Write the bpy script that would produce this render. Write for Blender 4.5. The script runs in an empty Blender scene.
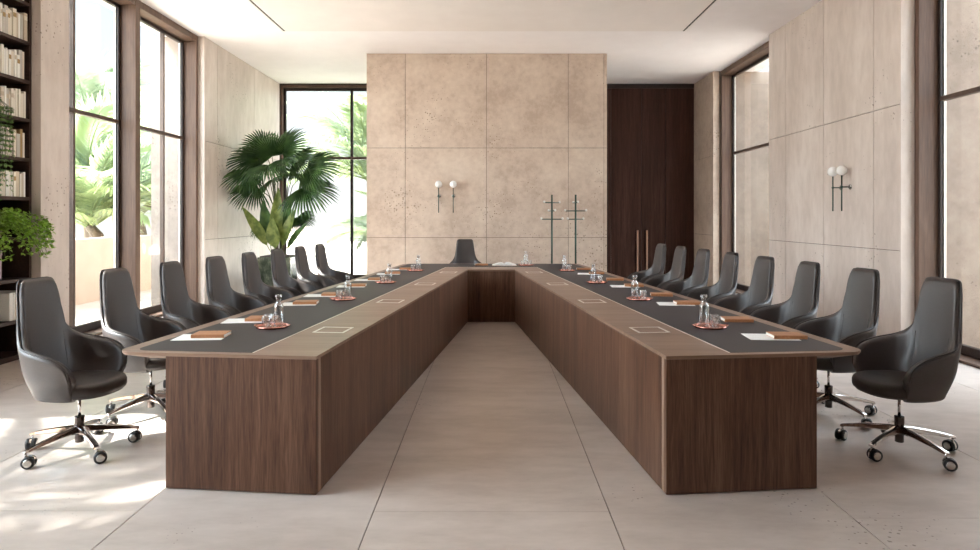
import bpy, bmesh, math, random
from mathutils import Vector, Matrix, noise as mnoise
random.seed(7)
C = bpy.context.scene.collection
PI = math.pi
R = math.radians

# ------------------------------------------------------------------ materials
def mat(name):
    m = bpy.data.materials.new(name); m.use_nodes = True
    nt = m.node_tree
    b = nt.nodes['Principled BSDF']
    return m, nt, b

def L(nt, a, b): nt.links.new(a, b)

def plain(name, col, rough=.5, metal=0., spec=.5, **kw):
    m, nt, b = mat(name)
    b.inputs['Base Color'].default_value = (*col, 1)
    b.inputs['Roughness'].default_value = rough
    b.inputs['Metallic'].default_value = metal
    b.inputs['Specular IOR Level'].default_value = spec
    for k, v in kw.items():
        b.inputs[k.replace('_', ' ')].default_value = v
    return m

def varied(name, c1, c2, scale=20., rough=.5, bump=0., detail=4., metal=0., spec=.5, stretch=(1, 1, 1)):
    m, nt, b = mat(name)
    tc = nt.nodes.new('ShaderNodeTexCoord'); mp = nt.nodes.new('ShaderNodeMapping')
    mp.inputs['Scale'].default_value = stretch
    n = nt.nodes.new('ShaderNodeTexNoise'); n.inputs['Scale'].default_value = scale; n.inputs['Detail'].default_value = detail
    r = nt.nodes.new('ShaderNodeValToRGB')
    r.color_ramp.elements[0].position = .32; r.color_ramp.elements[0].color = (*c1, 1)
    r.color_ramp.elements[1].position = .68; r.color_ramp.elements[1].color = (*c2, 1)
    L(nt, tc.outputs['Object'], mp.inputs['Vector']); L(nt, mp.outputs[0], n.inputs['Vector'])
    L(nt, n.outputs['Fac'], r.inputs['Fac']); L(nt, r.outputs[0], b.inputs['Base Color'])
    b.inputs['Roughness'].default_value = rough; b.inputs['Metallic'].default_value = metal
    b.inputs['Specular IOR Level'].default_value = spec
    if bump:
        bp = nt.nodes.new('ShaderNodeBump'); bp.inputs['Strength'].default_value = bump; bp.inputs['Distance'].default_value = .004
        L(nt, n.outputs['Fac'], bp.inputs['Height']); L(nt, bp.outputs[0], b.inputs['Normal'])
    return m

def stone(name, c_dark, c_mid, c_light, rough, pit_col, streak=(1, 1, 1), pits=.5, bump=.15, spec=.4, seed=0., psc=24.):
    """honed travertine-like stone: soft clouds, fine mottling, scattered small pits"""
    m, nt, b = mat(name)
    tc = nt.nodes.new('ShaderNodeTexCoord'); mp = nt.nodes.new('ShaderNodeMapping')
    mp.inputs['Scale'].default_value = streak; mp.inputs['Location'].default_value = (seed, seed * .7, seed * .3)
    L(nt, tc.outputs['Object'], mp.inputs['Vector'])
    def noise(sc, det, rgh=.6, src=mp):
        n = nt.nodes.new('ShaderNodeTexNoise'); n.inputs['Scale'].default_value = sc; n.inputs['Detail'].default_value = det
        n.inputs['Roughness'].default_value = rgh; L(nt, src.outputs[0], n.inputs['Vector']); return n
    n1 = noise(1.5, 8, .62); n2 = noise(9., 6, .65)
    mx = nt.nodes.new('ShaderNodeMix'); mx.data_type = 'FLOAT'; mx.inputs[0].default_value = .38
    L(nt, n1.outputs['Fac'], mx.inputs[2]); L(nt, n2.outputs['Fac'], mx.inputs[3])
    r = nt.nodes.new('ShaderNodeValToRGB')
    r.color_ramp.elements[0].position = .38; r.color_ramp.elements[0].color = (*c_dark, 1)
    r.color_ramp.elements[1].position = .63; r.color_ramp.elements[1].color = (*c_light, 1)
    e = r.color_ramp.elements.new(.5); e.color = (*c_mid, 1)
    L(nt, mx.outputs[0], r.inputs['Fac'])
    # pits
    mp2 = nt.nodes.new('ShaderNodeMapping'); L(nt, tc.outputs['Object'], mp2.inputs['Vector']); mp2.inputs['Location'].default_value = (seed + 3.1, 1.7, seed)
    v = nt.nodes.new('ShaderNodeTexVoronoi'); v.inputs['Scale'].default_value = psc; L(nt, mp2.outputs[0], v.inputs['Vector'])
    n3 = noise(1.1, 3, .5, mp2); n4 = noise(40., 3, .6, mp2)
    t = nt.nodes.new('ShaderNodeMath'); t.operation = 'MULTIPLY_ADD'      # radius of a pit grows in patches
    L(nt, n3.outputs['Fac'], t.inputs[0]); t.inputs[1].default_value = 1.5; t.inputs[2].default_value = -.66 + .20 * (pits - .5)
    sepc = nt.nodes.new('ShaderNodeSeparateColor'); L(nt, v.outputs['Color'], sepc.inputs[0])
    t2 = nt.nodes.new('ShaderNodeMath'); t2.operation = 'MULTIPLY'; L(nt, t.outputs[0], t2.inputs[0]); L(nt, sepc.outputs[0], t2.inputs[1])
    jd = nt.nodes.new('ShaderNodeMath'); jd.operation = 'MULTIPLY_ADD'; L(nt, n4.outputs['Fac'], jd.inputs[0]); jd.inputs[1].default_value = .12
    L(nt, v.outputs['Distance'], jd.inputs[2])
    lt = nt.nodes.new('ShaderNodeMapRange'); lt.interpolation_type = 'SMOOTHSTEP'
    sub = nt.nodes.new('ShaderNodeMath'); sub.operation = 'SUBTRACT'; L(nt, jd.outputs[0], sub.inputs[0]); L(nt, t2.outputs[0], sub.inputs[1])
    L(nt, sub.outputs[0], lt.inputs['Value']); lt.inputs['From Min'].default_value = .055; lt.inputs['From Max'].default_value = .095
    lt.inputs['To Min'].default_value = 1.; lt.inputs['To Max'].default_value = 0.
    pm = nt.nodes.new('ShaderNodeMix'); pm.data_type = 'RGBA'; pm.inputs[7].default_value = (*pit_col, 1)
    k = nt.nodes.new('ShaderNodeMath'); k.operation = 'MULTIPLY'; k.inputs[1].default_value = .75; L(nt, lt.outputs[0], k.inputs[0])
    L(nt, k.outputs[0], pm.inputs[0]); L(nt, r.outputs[0], pm.inputs[6]); L(nt, pm.outputs[2], b.inputs['Base Color'])
    b.inputs['Roughness'].default_value = rough; b.inputs['Specular IOR Level'].default_value = spec
    bp = nt.nodes.new('ShaderNodeBump'); bp.inputs['Strength'].default_value = bump; bp.inputs['Distance'].default_value = .004
    iv = nt.nodes.new('ShaderNodeMath'); iv.operation = 'SUBTRACT'; L(nt, n2.outputs['Fac'], iv.inputs[0]); L(nt, lt.outputs[0], iv.inputs[1])
    L(nt, iv.outputs[0], bp.inputs['Height']); L(nt, bp.outputs[0], b.inputs['Normal'])
    return m

def wood(name, c1, c2, c3, axis='z', rough=.42, spec=.3, rot=0., fine=1.):
    m, nt, b = mat(name)
    tc = nt.nodes.new('ShaderNodeTexCoord'); mp = nt.nodes.new('ShaderNodeMapping'); mp.vector_type = 'POINT'
    mp.inputs['Rotation'].default_value = (0, 0, rot)
    mp2 = nt.nodes.new('ShaderNodeMapping')
    s = {'x': (.045, 1, 1), 'y': (1, .045, 1), 'z': (1, 1, .045)}[axis]
    mp2.inputs['Scale'].default_value = s
    L(nt, tc.outputs['Object'], mp.inputs['Vector']); L(nt, mp.outputs[0], mp2.inputs['Vector'])
    n1 = nt.nodes.new('ShaderNodeTexNoise'); n1.inputs['Scale'].default_value = 26. * fine; n1.inputs['Detail'].default_value = 6; n1.inputs['Roughness'].default_value = .65
    n2 = nt.nodes.new('ShaderNodeTexNoise'); n2.inputs['Scale'].default_value = 120. * fine; n2.inputs['Detail'].default_value = 3
    n3 = nt.nodes.new('ShaderNodeTexNoise'); n3.inputs['Scale'].default_value = 5. * fine; n3.inputs['Detail'].default_value = 2
    for n in (n1, n2, n3): L(nt, mp2.outputs[0], n.inputs['Vector'])
    n1.inputs['Distortion'].default_value = .5
    a = nt.nodes.new('ShaderNodeMix'); a.data_type = 'FLOAT'; a.inputs[0].default_value = .35
    L(nt, n1.outputs['Fac'], a.inputs[2]); L(nt, n2.outputs['Fac'], a.inputs[3])
    a2 = nt.nodes.new('ShaderNodeMix'); a2.data_type = 'FLOAT'; a2.inputs[0].default_value = .3
    L(nt, a.outputs[0], a2.inputs[2]); L(nt, n3.outputs['Fac'], a2.inputs[3])
    r = nt.nodes.new('ShaderNodeValToRGB')
    r.color_ramp.elements[0].position = .36; r.color_ramp.elements[0].color = (*c1, 1)
    r.color_ramp.elements[1].position = .64; r.color_ramp.elements[1].color = (*c3, 1)
    e = r.color_ramp.elements.new(.5); e.color = (*c2, 1)
    L(nt, a2.outputs[0], r.inputs['Fac']); L(nt, r.outputs[0], b.inputs['Base Color'])
    b.inputs['Roughness'].default_value = rough; b.inputs['Specular IOR Level'].default_value = spec
    bp = nt.nodes.new('ShaderNodeBump'); bp.inputs['Strength'].default_value = .08; bp.inputs['Distance'].default_value = .002
    L(nt, a.outputs[0], bp.inputs['Height']); L(nt, bp.outputs[0], b.inputs['Normal'])
    return m

def pane_glass(name, power=4.5, gain=.55, floor=.02, tint=(.95, .97, .965, 1)):
    """clear architectural pane: fresnel reflection over straight-through transmission"""
    m = bpy.data.materials.new(name); m.use_nodes = True
    nt = m.node_tree; nt.nodes.clear()
    o = nt.nodes.new('ShaderNodeOutputMaterial'); mx = nt.nodes.new('ShaderNodeMixShader')
    t = nt.nodes.new('ShaderNodeBsdfTransparent'); t.inputs[0].default_value = tint
    g = nt.nodes.new('ShaderNodeBsdfGlossy'); g.inputs['Roughness'].default_value = .0
    lw = nt.nodes.new('ShaderNodeLayerWeight'); lw.inputs['Blend'].default_value = .5
    pw = nt.nodes.new('ShaderNodeMath'); pw.operation = 'POWER'; pw.inputs[1].default_value = power; L(nt, lw.outputs['Facing'], pw.inputs[0])
    ml = nt.nodes.new('ShaderNodeMath'); ml.operation = 'MULTIPLY_ADD'; ml.inputs[1].default_value = gain; ml.inputs[2].default_value = floor; L(nt, pw.outputs[0], ml.inputs[0])
    L(nt, ml.outputs[0], mx.inputs[0]); L(nt, t.outputs[0], mx.inputs[1]); L(nt, g.outputs[0], mx.inputs[2]); L(nt, mx.outputs[0], o.inputs[0])
    return m

def leaf_mat(name, c1, c2, rough=.45, trans=.25, scale=6.):
    m, nt, b = mat(name)
    tc = nt.nodes.new('ShaderNodeTexCoord')
    n = nt.nodes.new('ShaderNodeTexNoise'); n.inputs['Scale'].default_value = scale; n.inputs['Detail'].default_value = 3
    r = nt.nodes.new('ShaderNodeValToRGB')
    r.color_ramp.elements[0].position = .35; r.color_ramp.elements[0].color = (*c1, 1)
    r.color_ramp.elements[1].position = .65; r.color_ramp.elements[1].color = (*c2, 1)
    L(nt, tc.outputs['Object'], n.inputs['Vector']); L(nt, n.outputs['Fac'], r.inputs['Fac']); L(nt, r.outputs[0], b.inputs['Base Color'])
    b.inputs['Roughness'].default_value = rough; b.inputs['Specular IOR Level'].default_value = .35
    if trans:
        o = nt.nodes['Material Output']
        tl = nt.nodes.new('ShaderNodeBsdfTranslucent'); L(nt, r.outputs[0], tl.inputs[0])
        mx = nt.nodes.new('ShaderNodeMixShader'); mx.inputs[0].default_value = trans
        L(nt, b.outputs[0], mx.inputs[1]); L(nt, tl.outputs[0], mx.inputs[2]); L(nt, mx.outputs[0], o.inputs[0])
    return m

M = {}
M['wall'] = stone('wall_travertine', (.465, .365, .292), (.57, .463, .378), (.65, .548, .453), .55, (.23, .165, .12), pits=.55)
M['wall_pale'] = stone('wall_pale_travertine', (.49, .415, .365), (.57, .49, .437), (.65, .575, .52), .36, (.22, .17, .13), streak=(1, 1, .35), pits=.35, seed=5.)
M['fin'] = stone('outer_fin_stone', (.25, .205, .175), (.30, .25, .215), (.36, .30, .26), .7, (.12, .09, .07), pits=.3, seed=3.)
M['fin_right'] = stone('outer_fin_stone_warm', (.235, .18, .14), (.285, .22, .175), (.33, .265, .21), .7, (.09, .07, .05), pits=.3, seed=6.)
M['floor'] = stone('floor_travertine', (.43, .362, .318), (.51, .437, .39), (.585, .51, .46), .32, (.14, .105, .08), streak=(.4, 1, 1), pits=-.1, bump=.05, spec=.4, seed=9., psc=34.)
M['joint'] = plain('joint_grey', (.16, .125, .10), .8)  # dark backing behind the open slab joints
M['ceiling'] = varied('ceiling_plaster', (.86, .830, .835), (.89, .860, .865), 3., .9, 0)
M['ceiling_panel'] = varied('ceiling_panel_plaster', (.80, .755, .73), (.83, .785, .76), 3., .9, 0)
M['slot'] = plain('slot_black', (.01, .009, .009), .6)
M['bead'] = plain('slot_white_edge', (.85, .83, .8), .6)
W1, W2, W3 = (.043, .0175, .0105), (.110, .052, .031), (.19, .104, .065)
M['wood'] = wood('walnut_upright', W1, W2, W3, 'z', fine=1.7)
M['wood_top'] = wood('walnut_across', (.17, .105, .072), (.235, .15, .105), (.30, .20, .145), 'x', .38)
M['wood_arm_a'] = wood('walnut_across_a', (.17, .105, .072), (.235, .15, .105), (.30, .20, .145), 'x', .38, rot=R(6))
M['wood_lit_edge'] = wood('walnut_lit_edge', (.20, .125, .09), (.27, .175, .125), (.33, .22, .165), 'z', .4)  # walnut lightened to paint the highlight along the lit mitred edge
M['frame_wood'] = wood('bronze_walnut_frame', (.075, .043, .030), (.12, .073, .052), (.17, .108, .078), 'z', .5, spec=.3)
M['dark_frame'] = varied('dark_bronze', (.020, .012, .010), (.035, .021, .017), 30., .45, 0, spec=.4)
M['transom'] = varied('brown_bronze', (.065, .038, .027), (.09, .055, .04), 30., .42, 0)
M['door_wood'] = wood('dark_walnut_door', (.026, .011, .0075), (.052, .022, .015), (.088, .042, .029), 'z', .45, spec=.15, fine=1.4)
M['shelf_wood'] = wood('dark_walnut_shelf', (.022, .012, .009), (.045, .023, .017), (.07, .038, .028), 'y', .45)
M['leather'] = varied('espresso_leather', (.029, .0205, .0185), (.039, .029, .0265), 140., .48, .10, spec=.85)
M['leather_seat'] = varied('espresso_leather_seat', (.023, .0165, .0150), (.032, .024, .0215), 140., .45, .10, spec=.5)
M['piping'] = plain('piping_leather', (.03, .023, .022), .4)
M['chrome'] = plain('polished_chrome', (.72, .69, .67), .07, 1.)
M['dark_chrome'] = plain('black_chrome', (.09, .075, .07), .18, 1.)
M['rubber'] = plain('black_rubber', (.014, .013, .013), .45)
M['inlay'] = varied('charcoal_leather_inlay', (.032, .026, .0265), (.041, .034, .0345), 200., .52, .04, spec=.28)
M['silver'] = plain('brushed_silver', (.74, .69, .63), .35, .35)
M['box_lid'] = wood('walnut_box_lid', (.17, .105, .072), (.225, .14, .098), (.28, .18, .13), 'x', .4)
M['copper'] = plain('rose_copper', (.62, .27, .21), .16, 1.)
M['glass'] = pane_glass('clear_glass', 1.6, .75, .12, (.97, .98, .98, 1))
M['pane'] = pane_glass('window_pane')
M['paper'] = varied('white_paper', (.80, .79, .77), (.84, .83, .81), 8., .7, 0)
M['tan'] = varied('tan_leather', (.36, .155, .065), (.46, .21, .095), 60., .45, .05)
M['pages'] = plain('page_block', (.80, .77, .71), .8)
M['globe'] = plain('opal_glass', (.86, .85, .83), .25, 0., .5)
M['green_metal'] = plain('dark_green_metal', (.030, .062, .050), .35, .55)
M['knob'] = plain('pale_porcelain_knob', (.75, .74, .71), .2)
M['steel'] = plain('satin_steel', (.55, .53, .50), .22, 1.)
M['bronze'] = plain('rose_bronze_handle', (.50, .33, .25), .3, 1.)
M['marble'] = stone('green_marble', (.012, .02, .013), (.05, .065, .045), (.20, .21, .16), .15, (.3, .3, .25), streak=(2.6, 2.6, 1.2), pits=.1, bump=.0, spec=.5, seed=2.)
M['soil'] = varied('dark_soil', (.02, .013, .009), (.05, .034, .024), 60., .9, .6)
M['palm_leaf'] = leaf_mat('fan_palm_green', (.024, .060, .018), (.065, .13, .036), .36, .25)
M['broad_leaf'] = leaf_mat('broad_leaf_olive', (.085, .125, .028), (.22, .27, .075), .38, .25, 9.)
M['broad_leaf_dark'] = leaf_mat('broad_leaf_dark', (.035, .08, .022), (.08, .15, .04), .38, .25, 9.)
M['trunk'] = varied('palm_trunk', (.05, .035, .022), (.13, .095, .065), 25., .85, .5)
M['petiole'] = varied('palm_petiole', (.06, .075, .03), (.12, .13, .06), 10., .5, 0)
M['bright_leaf'] = leaf_mat('shelf_plant_green', (.19, .35, .04), (.38, .57, .11), .45, .4, 14.)
M['trail_leaf'] = leaf_mat('trailing_plant_green', (.08, .17, .035), (.18, .30, .08), .45, .3, 14.)
M['garden_leaf'] = leaf_mat('garden_palm_green', (.24, .31, .15), (.40, .46, .26), .5, .45, 1.2)
M['garden_leaf_b'] = leaf_mat('garden_palm_grey_green', (.27, .34, .24), (.40, .46, .33), .5, .45, 1.2)
M['stoneware'] = varied('grey_beige_stoneware', (.36, .30, .25), (.46, .39, .33), 30., .7, .1)
M['celadon'] = varied('mottled_celadon', (.30, .34, .25), (.52, .53, .42), 38., .35, .1)
M['pink'] = varied('dusty_lavender_board', (.42, .31, .34), (.47, .35, .38), 20., .55, 0)
M['planter'] = varied('peach_render', (.80, .64, .53), (.84, .69, .58), 4., .85, .1)
M['paving'] = stone('terrace_paving', (.56, .49, .42), (.64, .57, .49), (.70, .63, .55), .7, (.3, .25, .2), pits=.3, seed=13.)
M['render_pale'] = varied('pale_outer_plaster', (.74, .70, .66), (.78, .74, .70), 3., .9, .05)
M['ground'] = varied('pale_gravel', (.60, .56, .50), (.70, .66, .60), 30., .9, .2)
BOOKC = {'white': (.80, .775, .72), 'cream': (.70, .63, .52), 'ivory': (.76, .71, .61), 'beige': (.55, .46, .35), 'ochre': (.36, .24, .10), 'grey': (.50, .47, .42)}
for k, c in BOOKC.items():
    M['book_' + k] = varied('book_cloth_' + k, tuple(x * .93 for x in c), tuple(min(1, x * 1.05) for x in c), 90., .75, .05)

# ------------------------------------------------------------------ mesh helpers
class MB:
    """collects vertices and faces, built into ONE mesh object"""
    def __init__(s): s.v = []; s.f = []; s.mi = []; s.sm = []
    def add(s, vs, fs, mi=0, smooth=False):
        o = len(s.v); s.v += [tuple(p) for p in vs]
        for f in fs: s.f.append([i + o for i in f]); s.mi.append(mi); s.sm.append(smooth)
    def box(s, a, b, mi=0, T=None):
        x0, x1 = sorted((a[0], b[0])); y0, y1 = sorted((a[1], b[1])); z0, z1 = sorted((a[2], b[2]))
        vs = [Vector(p) for p in ((x0, y0, z0), (x1, y0, z0), (x1, y1, z0), (x0, y1, z0), (x0, y0, z1), (x1, y0, z1), (x1, y1, z1), (x0, y1, z1))]
        if T: vs = [T @ p for p in vs]
        s.add(vs, [(0, 3, 2, 1), (4, 5, 6, 7), (0, 1, 5, 4), (1, 2, 6, 5), (2, 3, 7, 6), (3, 0, 4, 7)], mi)
    def prism(s, poly, z0, z1, mi=0, inset=0., T=None):
        """poly: ccw list of (x,y). inset shrinks the bottom ring when given as list of (x,y)"""
        n = len(poly); bot = inset if inset else poly
        vs = [Vector((p[0], p[1], z0)) for p in bot] + [Vector((p[0], p[1], z1)) for p in poly]
        if T: vs = [T @ p for p in vs]
        fs = [list(range(n - 1, -1, -1)), list(range(n, 2 * n))] + [(i, (i + 1) % n, n + (i + 1) % n, n + i) for i in range(n)]
        s.add(vs, fs, mi)
    def rings(s, rings, mi=0, smooth=True, cap0=True, cap1=True, closed=True):
        n = len(rings[0]); vs = [p for r in rings for p in r]; fs = []
        for i in range(len(rings) - 1):
            for j in range(n if closed else n - 1):
                k = (j + 1) % n
                fs.append((i * n + j, i * n + k, (i + 1) * n + k, (i + 1) * n + j))
        if cap0: fs.append(list(range(n - 1, -1, -1)))
        if cap1: fs.append([(len(rings) - 1) * n + j for j in range(n)])
        s.add(vs, fs, mi, smooth)
    def lathe(s, prof, seg=24, c=(0, 0, 0), mi=0, smooth=True, T=None, cap0=True, cap1=True):
        rr = []
        for r, z in prof:
            ring = [Vector((c[0] + r * math.cos(2 * PI * k / seg), c[1] + r * math.sin(2 * PI * k / seg), c[2] + z)) for k in range(seg)]
            if T: ring = [T @ p for p in ring]
            rr.append(ring)
        s.rings(rr, mi, smooth, cap0, cap1)
    def tube(s, pts, rad, seg=10, mi=0, smooth=True):
        pts = [Vector(p) for p in pts]; n = len(pts)
        if not hasattr(rad, '__len__'): rad = [rad] * n
        up = None; rr = []
        for i in range(n):
            t = (pts[min(i + 1, n - 1)] - pts[max(i - 1, 0)]).normalized()
            if up is None:
                a = Vector((0, 0, 1)) if abs(t.z) < .9 else Vector((1, 0, 0))
                up = (a - t * a.dot(t)).normalized()
            else:
                up = (up - t * up.dot(t)).normalized()
            sd = t.cross(up)
            rr.append([pts[i] + (up * math.cos(2 * PI * k / seg) + sd * math.sin(2 * PI * k / seg)) * rad[i] for k in range(seg)])
        s.rings(rr, mi, smooth)
    def sphere(s, c, r, seg=20, rg=12, mi=0, sc=(1, 1, 1)):
        s.lathe([(max(r * math.sin(PI * i / rg), 1e-4) * sc[0], -r * math.cos(PI * i / rg) * sc[2]) for i in range(rg + 1)], seg, c, mi)
    def mesh(s, name, mats):
        me = bpy.data.meshes.new(name); me.from_pydata(s.v, [], s.f)
        for m in (mats if isinstance(mats, (list, tuple)) else [mats]): me.materials.append(M[m])
        me.polygons.foreach_set('material_index', s.mi); me.polygons.foreach_set('use_smooth', s.sm)
        me.update(); return me
    def build(s, name, mats, parent=None, bevel=0., fix=True):
        me = s.mesh(name, mats)
        if fix:
            bm = bmesh.new(); bm.from_mesh(me); bmesh.ops.recalc_face_normals(bm, faces=bm.faces)
            bm.to_mesh(me); bm.free()
        o = bpy.data.objects.new(name, me); C.objects.link(o)
        if parent: o.parent = parent
        if bevel:
            md = o.modifiers.new('edge', 'BEVEL'); md.width = bevel; md.segments = 2; md.limit_method = 'ANGLE'; md.angle_limit = R(40)
        return o

def tag(o, label=None, cat=None, group=None, kind=None):
    if label: o['label'] = label
    if cat: o['category'] = cat
    if group: o['group'] = group
    if kind: o['kind'] = kind
    return o
def empty(name, loc=(0, 0, 0), rz=0.):
    o = bpy.data.objects.new(name, None); C.objects.link(o); o.location = loc; o.rotation_euler = (0, 0, rz); o.empty_display_size = .1
    return o
def kids(o): return [c for c in bpy.data.objects if c.parent == o]
def dup(o, parent=None, tree=None):
    c = o.copy(); C.objects.link(c)
    if parent: c.parent = parent
    for ch in (tree[o.name] if tree and o.name in tree else []): dup(ch, c, tree)
    return c
def tree_of(root):
    t = {}; st = [root]
    while st:
        o = st.pop(); k = kids(o); t[o.name] = k; st += k
    return t
def struct(o, label, cat): return tag(o, label, cat, None, 'structure')
def catmull(ps, sub):
    out = []; n = len(ps)
    for i in range(n - 1):
        p0, p1, p2, p3 = ps[max(i - 1, 0)], ps[i], ps[i + 1], ps[min(i + 2, n - 1)]
        for k in range(sub):
            t = k / sub
            out.append(.5 * ((2 * p1) + (p2 - p0) * t + (2 * p0 - 5 * p1 + 4 * p2 - p3) * t * t + (3 * p1 - p0 - 3 * p2 + p3) * t ** 3))
    out.append(ps[-1].copy()); return out
ORD = ['first', 'second', 'third', 'fourth', 'fifth', 'sixth', 'seventh', 'eighth', 'ninth', 'tenth', 'eleventh', 'twelfth', 'thirteenth', 'fourteenth', 'fifteenth', 'sixteenth', 'seventeenth', 'eighteenth', 'nineteenth', 'twentieth']

# ------------------------------------------------------------------ the room
HC = 4.55
XL, XR = -4.85, 4.655             # room-side faces of the stone piers
DN = -2.6                         # the room's end behind the camera
# floor: long stone slabs 1.2 m wide with open joints
b = MB(); b.box((-5.5, DN, -.12), (5.5, 15.4, -.006), 1)
G = .0028
xs = [-6.6 + 1.2 * i for i in range(12)]
for i in range(len(xs) - 1):
    x0, x1 = max(xs[i], -5.5), min(xs[i + 1], 5.5)
    if x1 - x0 < .05: continue
    off = [3.32, 2.2, 3.25, 3.33, 2.1][i % 5]
    ds = [DN] + [off + 3. * k for k in range(-2, 5) if DN + .1 < off + 3. * k < 15.3] + [15.4]
    for j in range(len(ds) - 1):
        b.box((x0 + G, ds[j] + G * .4, -.03), (x1 - G, ds[j + 1] - G * .4, 0), 0)
struct(b.build('floor', ['floor', 'joint']), 'beige honed stone floor in long slabs', 'floor')

def panel_faces(b, axis, plane, depth, us, vs, gap=.009, mi=0):
    """stone slabs hung on a wall: thin boxes with open joints; us/vs are the joint coordinates"""
    for i in range(len(us) - 1):
        for j in range(len(vs) - 1):
            u0, u1 = us[i] + gap / 2, us[i + 1] - gap / 2; v0, v1 = vs[j] + gap / 2, vs[j + 1] - gap / 2
            if axis == 'x': b.box((plane, u0, v0), (plane + depth, u1, v1), mi)
            else: b.box((u0, plane, v0), (u1, plane + depth, v1), mi)
VZ = [0, 1.11, 2.785, HC]
def wall_block(name, axis, face, back, us, mats, label, extra=(), far_clad=True):
    """block with a clad face; back = other side coordinate"""
    b = MB(); s = 1 if back > face else -1; d = .025 * s
    panel_faces(b, axis, face, d, us, VZ)
    e = d * .8
    if axis == 'x': b.box((face + e, us[0] + .002, 0), (back, us[-1] - .002, HC), 1)
    else: b.box((us[0] + .002, face + e, 0), (us[-1] - .002, back, HC), 1)
    for a, c in extra: b.box(a, c, 0)
    return struct(b.build(name, mats), label, 'wall')

# left side: pier beside the windows, the polished far panel wall, wall behind the bookcase
b = MB(); b.box((XL, 7.03, 0), (-5.30, 7.50, HC)); pass
struct(b.build('wall_left_pier', ['wall_pale']), 'pale stone pier between bookcase and tall windows', 'wall')
wall_block('wall_left', 'x', XL, -5.3, [11.05, 11.57, 13.36, 15.02], ['wall_pale', 'joint'], 'polished pale stone wall behind the potted fan palm',
           extra=[((XL - .002, 11.046, 0), (-4.995, 11.07, HC))])
b = MB(); b.box((-5.36, 5.2, 0), (-5.6, 7.03, HC)); b.box((XL, 4.75, 0), (-5.6, 5.2, HC)); b.box((XL, DN, 0), (-5.6, .6, HC))
struct(b.build('wall_left_bookcase_recess', ['wall_pale']), 'stone recess holding the tall bookcase', 'wall')
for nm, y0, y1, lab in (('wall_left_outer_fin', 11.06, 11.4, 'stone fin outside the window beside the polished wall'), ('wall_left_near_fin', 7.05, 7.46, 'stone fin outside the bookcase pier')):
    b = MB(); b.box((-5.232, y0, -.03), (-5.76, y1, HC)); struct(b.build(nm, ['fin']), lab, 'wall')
# right side
wall_block('wall_right', 'x', XR, 4.93, [7.425, 7.95, 9.15, 10.33, 10.95], ['wall_pale', 'joint'], 'pale stone panel wall carrying two globe sconces',
           extra=[((XR - .001, 7.421, 0), (4.81, 7.44, HC))])
wall_block('wall_right_far', 'x', XR, 4.9, [13.7, 15.02], ['wall', 'joint'], 'narrow stone wall beside the dark walnut doors',
           extra=[((XR - .001, 13.696, 0), (4.78, 13.72, HC))])
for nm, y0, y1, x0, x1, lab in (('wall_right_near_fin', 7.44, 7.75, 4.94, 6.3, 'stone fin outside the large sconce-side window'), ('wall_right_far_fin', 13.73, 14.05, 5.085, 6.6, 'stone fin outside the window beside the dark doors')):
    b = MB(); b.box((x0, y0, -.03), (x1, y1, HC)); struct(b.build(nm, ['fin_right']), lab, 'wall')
b = MB(); b.box((-5.6, DN - .3, 0), (5.6, DN, HC))
struct(b.build('wall_front', ['door_wood']), 'dark walnut wall behind the camera', 'wall')
b = MB(); b.box((8.8, -4, -.03), (9.1, 22, 2.4))  # unseen wall added to hold back sky light from the right
struct(b.build('wall_garden', ['wall_pale']), 'tall stone garden wall beyond the sconce-side windows', 'wall')
b = MB(); b.box((XR, DN, 0), (5.3, 5.1, HC))
struct(b.build('wall_right_near', ['wall_pale']), 'stone pier beside the camera', 'wall')
# back: centre block, walls behind
cx0, cx1, CD = -2.333, 2.165, 12.2
b = MB(); panel_faces(b, 'y', CD, .025, [cx0, -1.608, -.0915, 1.44, 2.105, cx1], VZ)
b.box((cx0 + .002, CD + .02, 0), (cx1 - .002, CD + .4, HC), 1)
b.box((cx0, CD + .03, 0), (cx0 + .02, CD + .4, HC), 0); b.box((cx1 - .02, CD + .03, 0), (cx1, CD + .4, HC), 0)
struct(b.build('wall_centre', ['wall', 'joint']), 'broad beige travertine wall block behind the table head', 'wall')
b = MB(); b.box((-1.5, 15.025, 0), (4.66, 15.3, HC)); b.box((-5.3, 15.02, 0), (-4.86, 15.3, HC)); b.box((4.66, 15.02, 0), (5.3, 15.3, HC))
struct(b.build('wall_back', ['wall']), 'stone back wall hidden behind the centre block', 'wall')

# ceiling with its lowered centre panel and two black slots
b = MB(); b.box((-5.6, DN, HC), (5.6, 15.4, HC + .3))
struct(b.build('ceiling', ['ceiling']), 'white plaster ceiling', 'ceiling')
b = MB(); b.box((-3.37, DN, HC - .012), (3.13, 10.70, HC + .01))
struct(b.build('ceiling_centre_panel', ['ceiling_panel']), 'warm plaster ceiling field between two black slots', 'ceiling')
for i, (xa, xb, xc) in enumerate(((-3.405, -3.37, -3.43), (3.13, 3.165, 3.19))):
    b = MB(); b.box((xa, DN, HC - .006), (xb, 10.70, HC + .01), 0); b.box((min(xa, xb) if i else xa, 10.70, HC - .006), (xb, 10.712, HC + .01), 0)
    xe = xb if i else xa
    b.box((min(xe, xc), DN, HC - .012), (max(xe, xc), 10.712, HC + .01), 1)
    struct(b.build('trim_%d' % (i + 1), ['slot', 'bead']), ['black ceiling slot on the window side', 'black ceiling slot on the sconce wall side'][i], 'ceiling slot')

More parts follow.
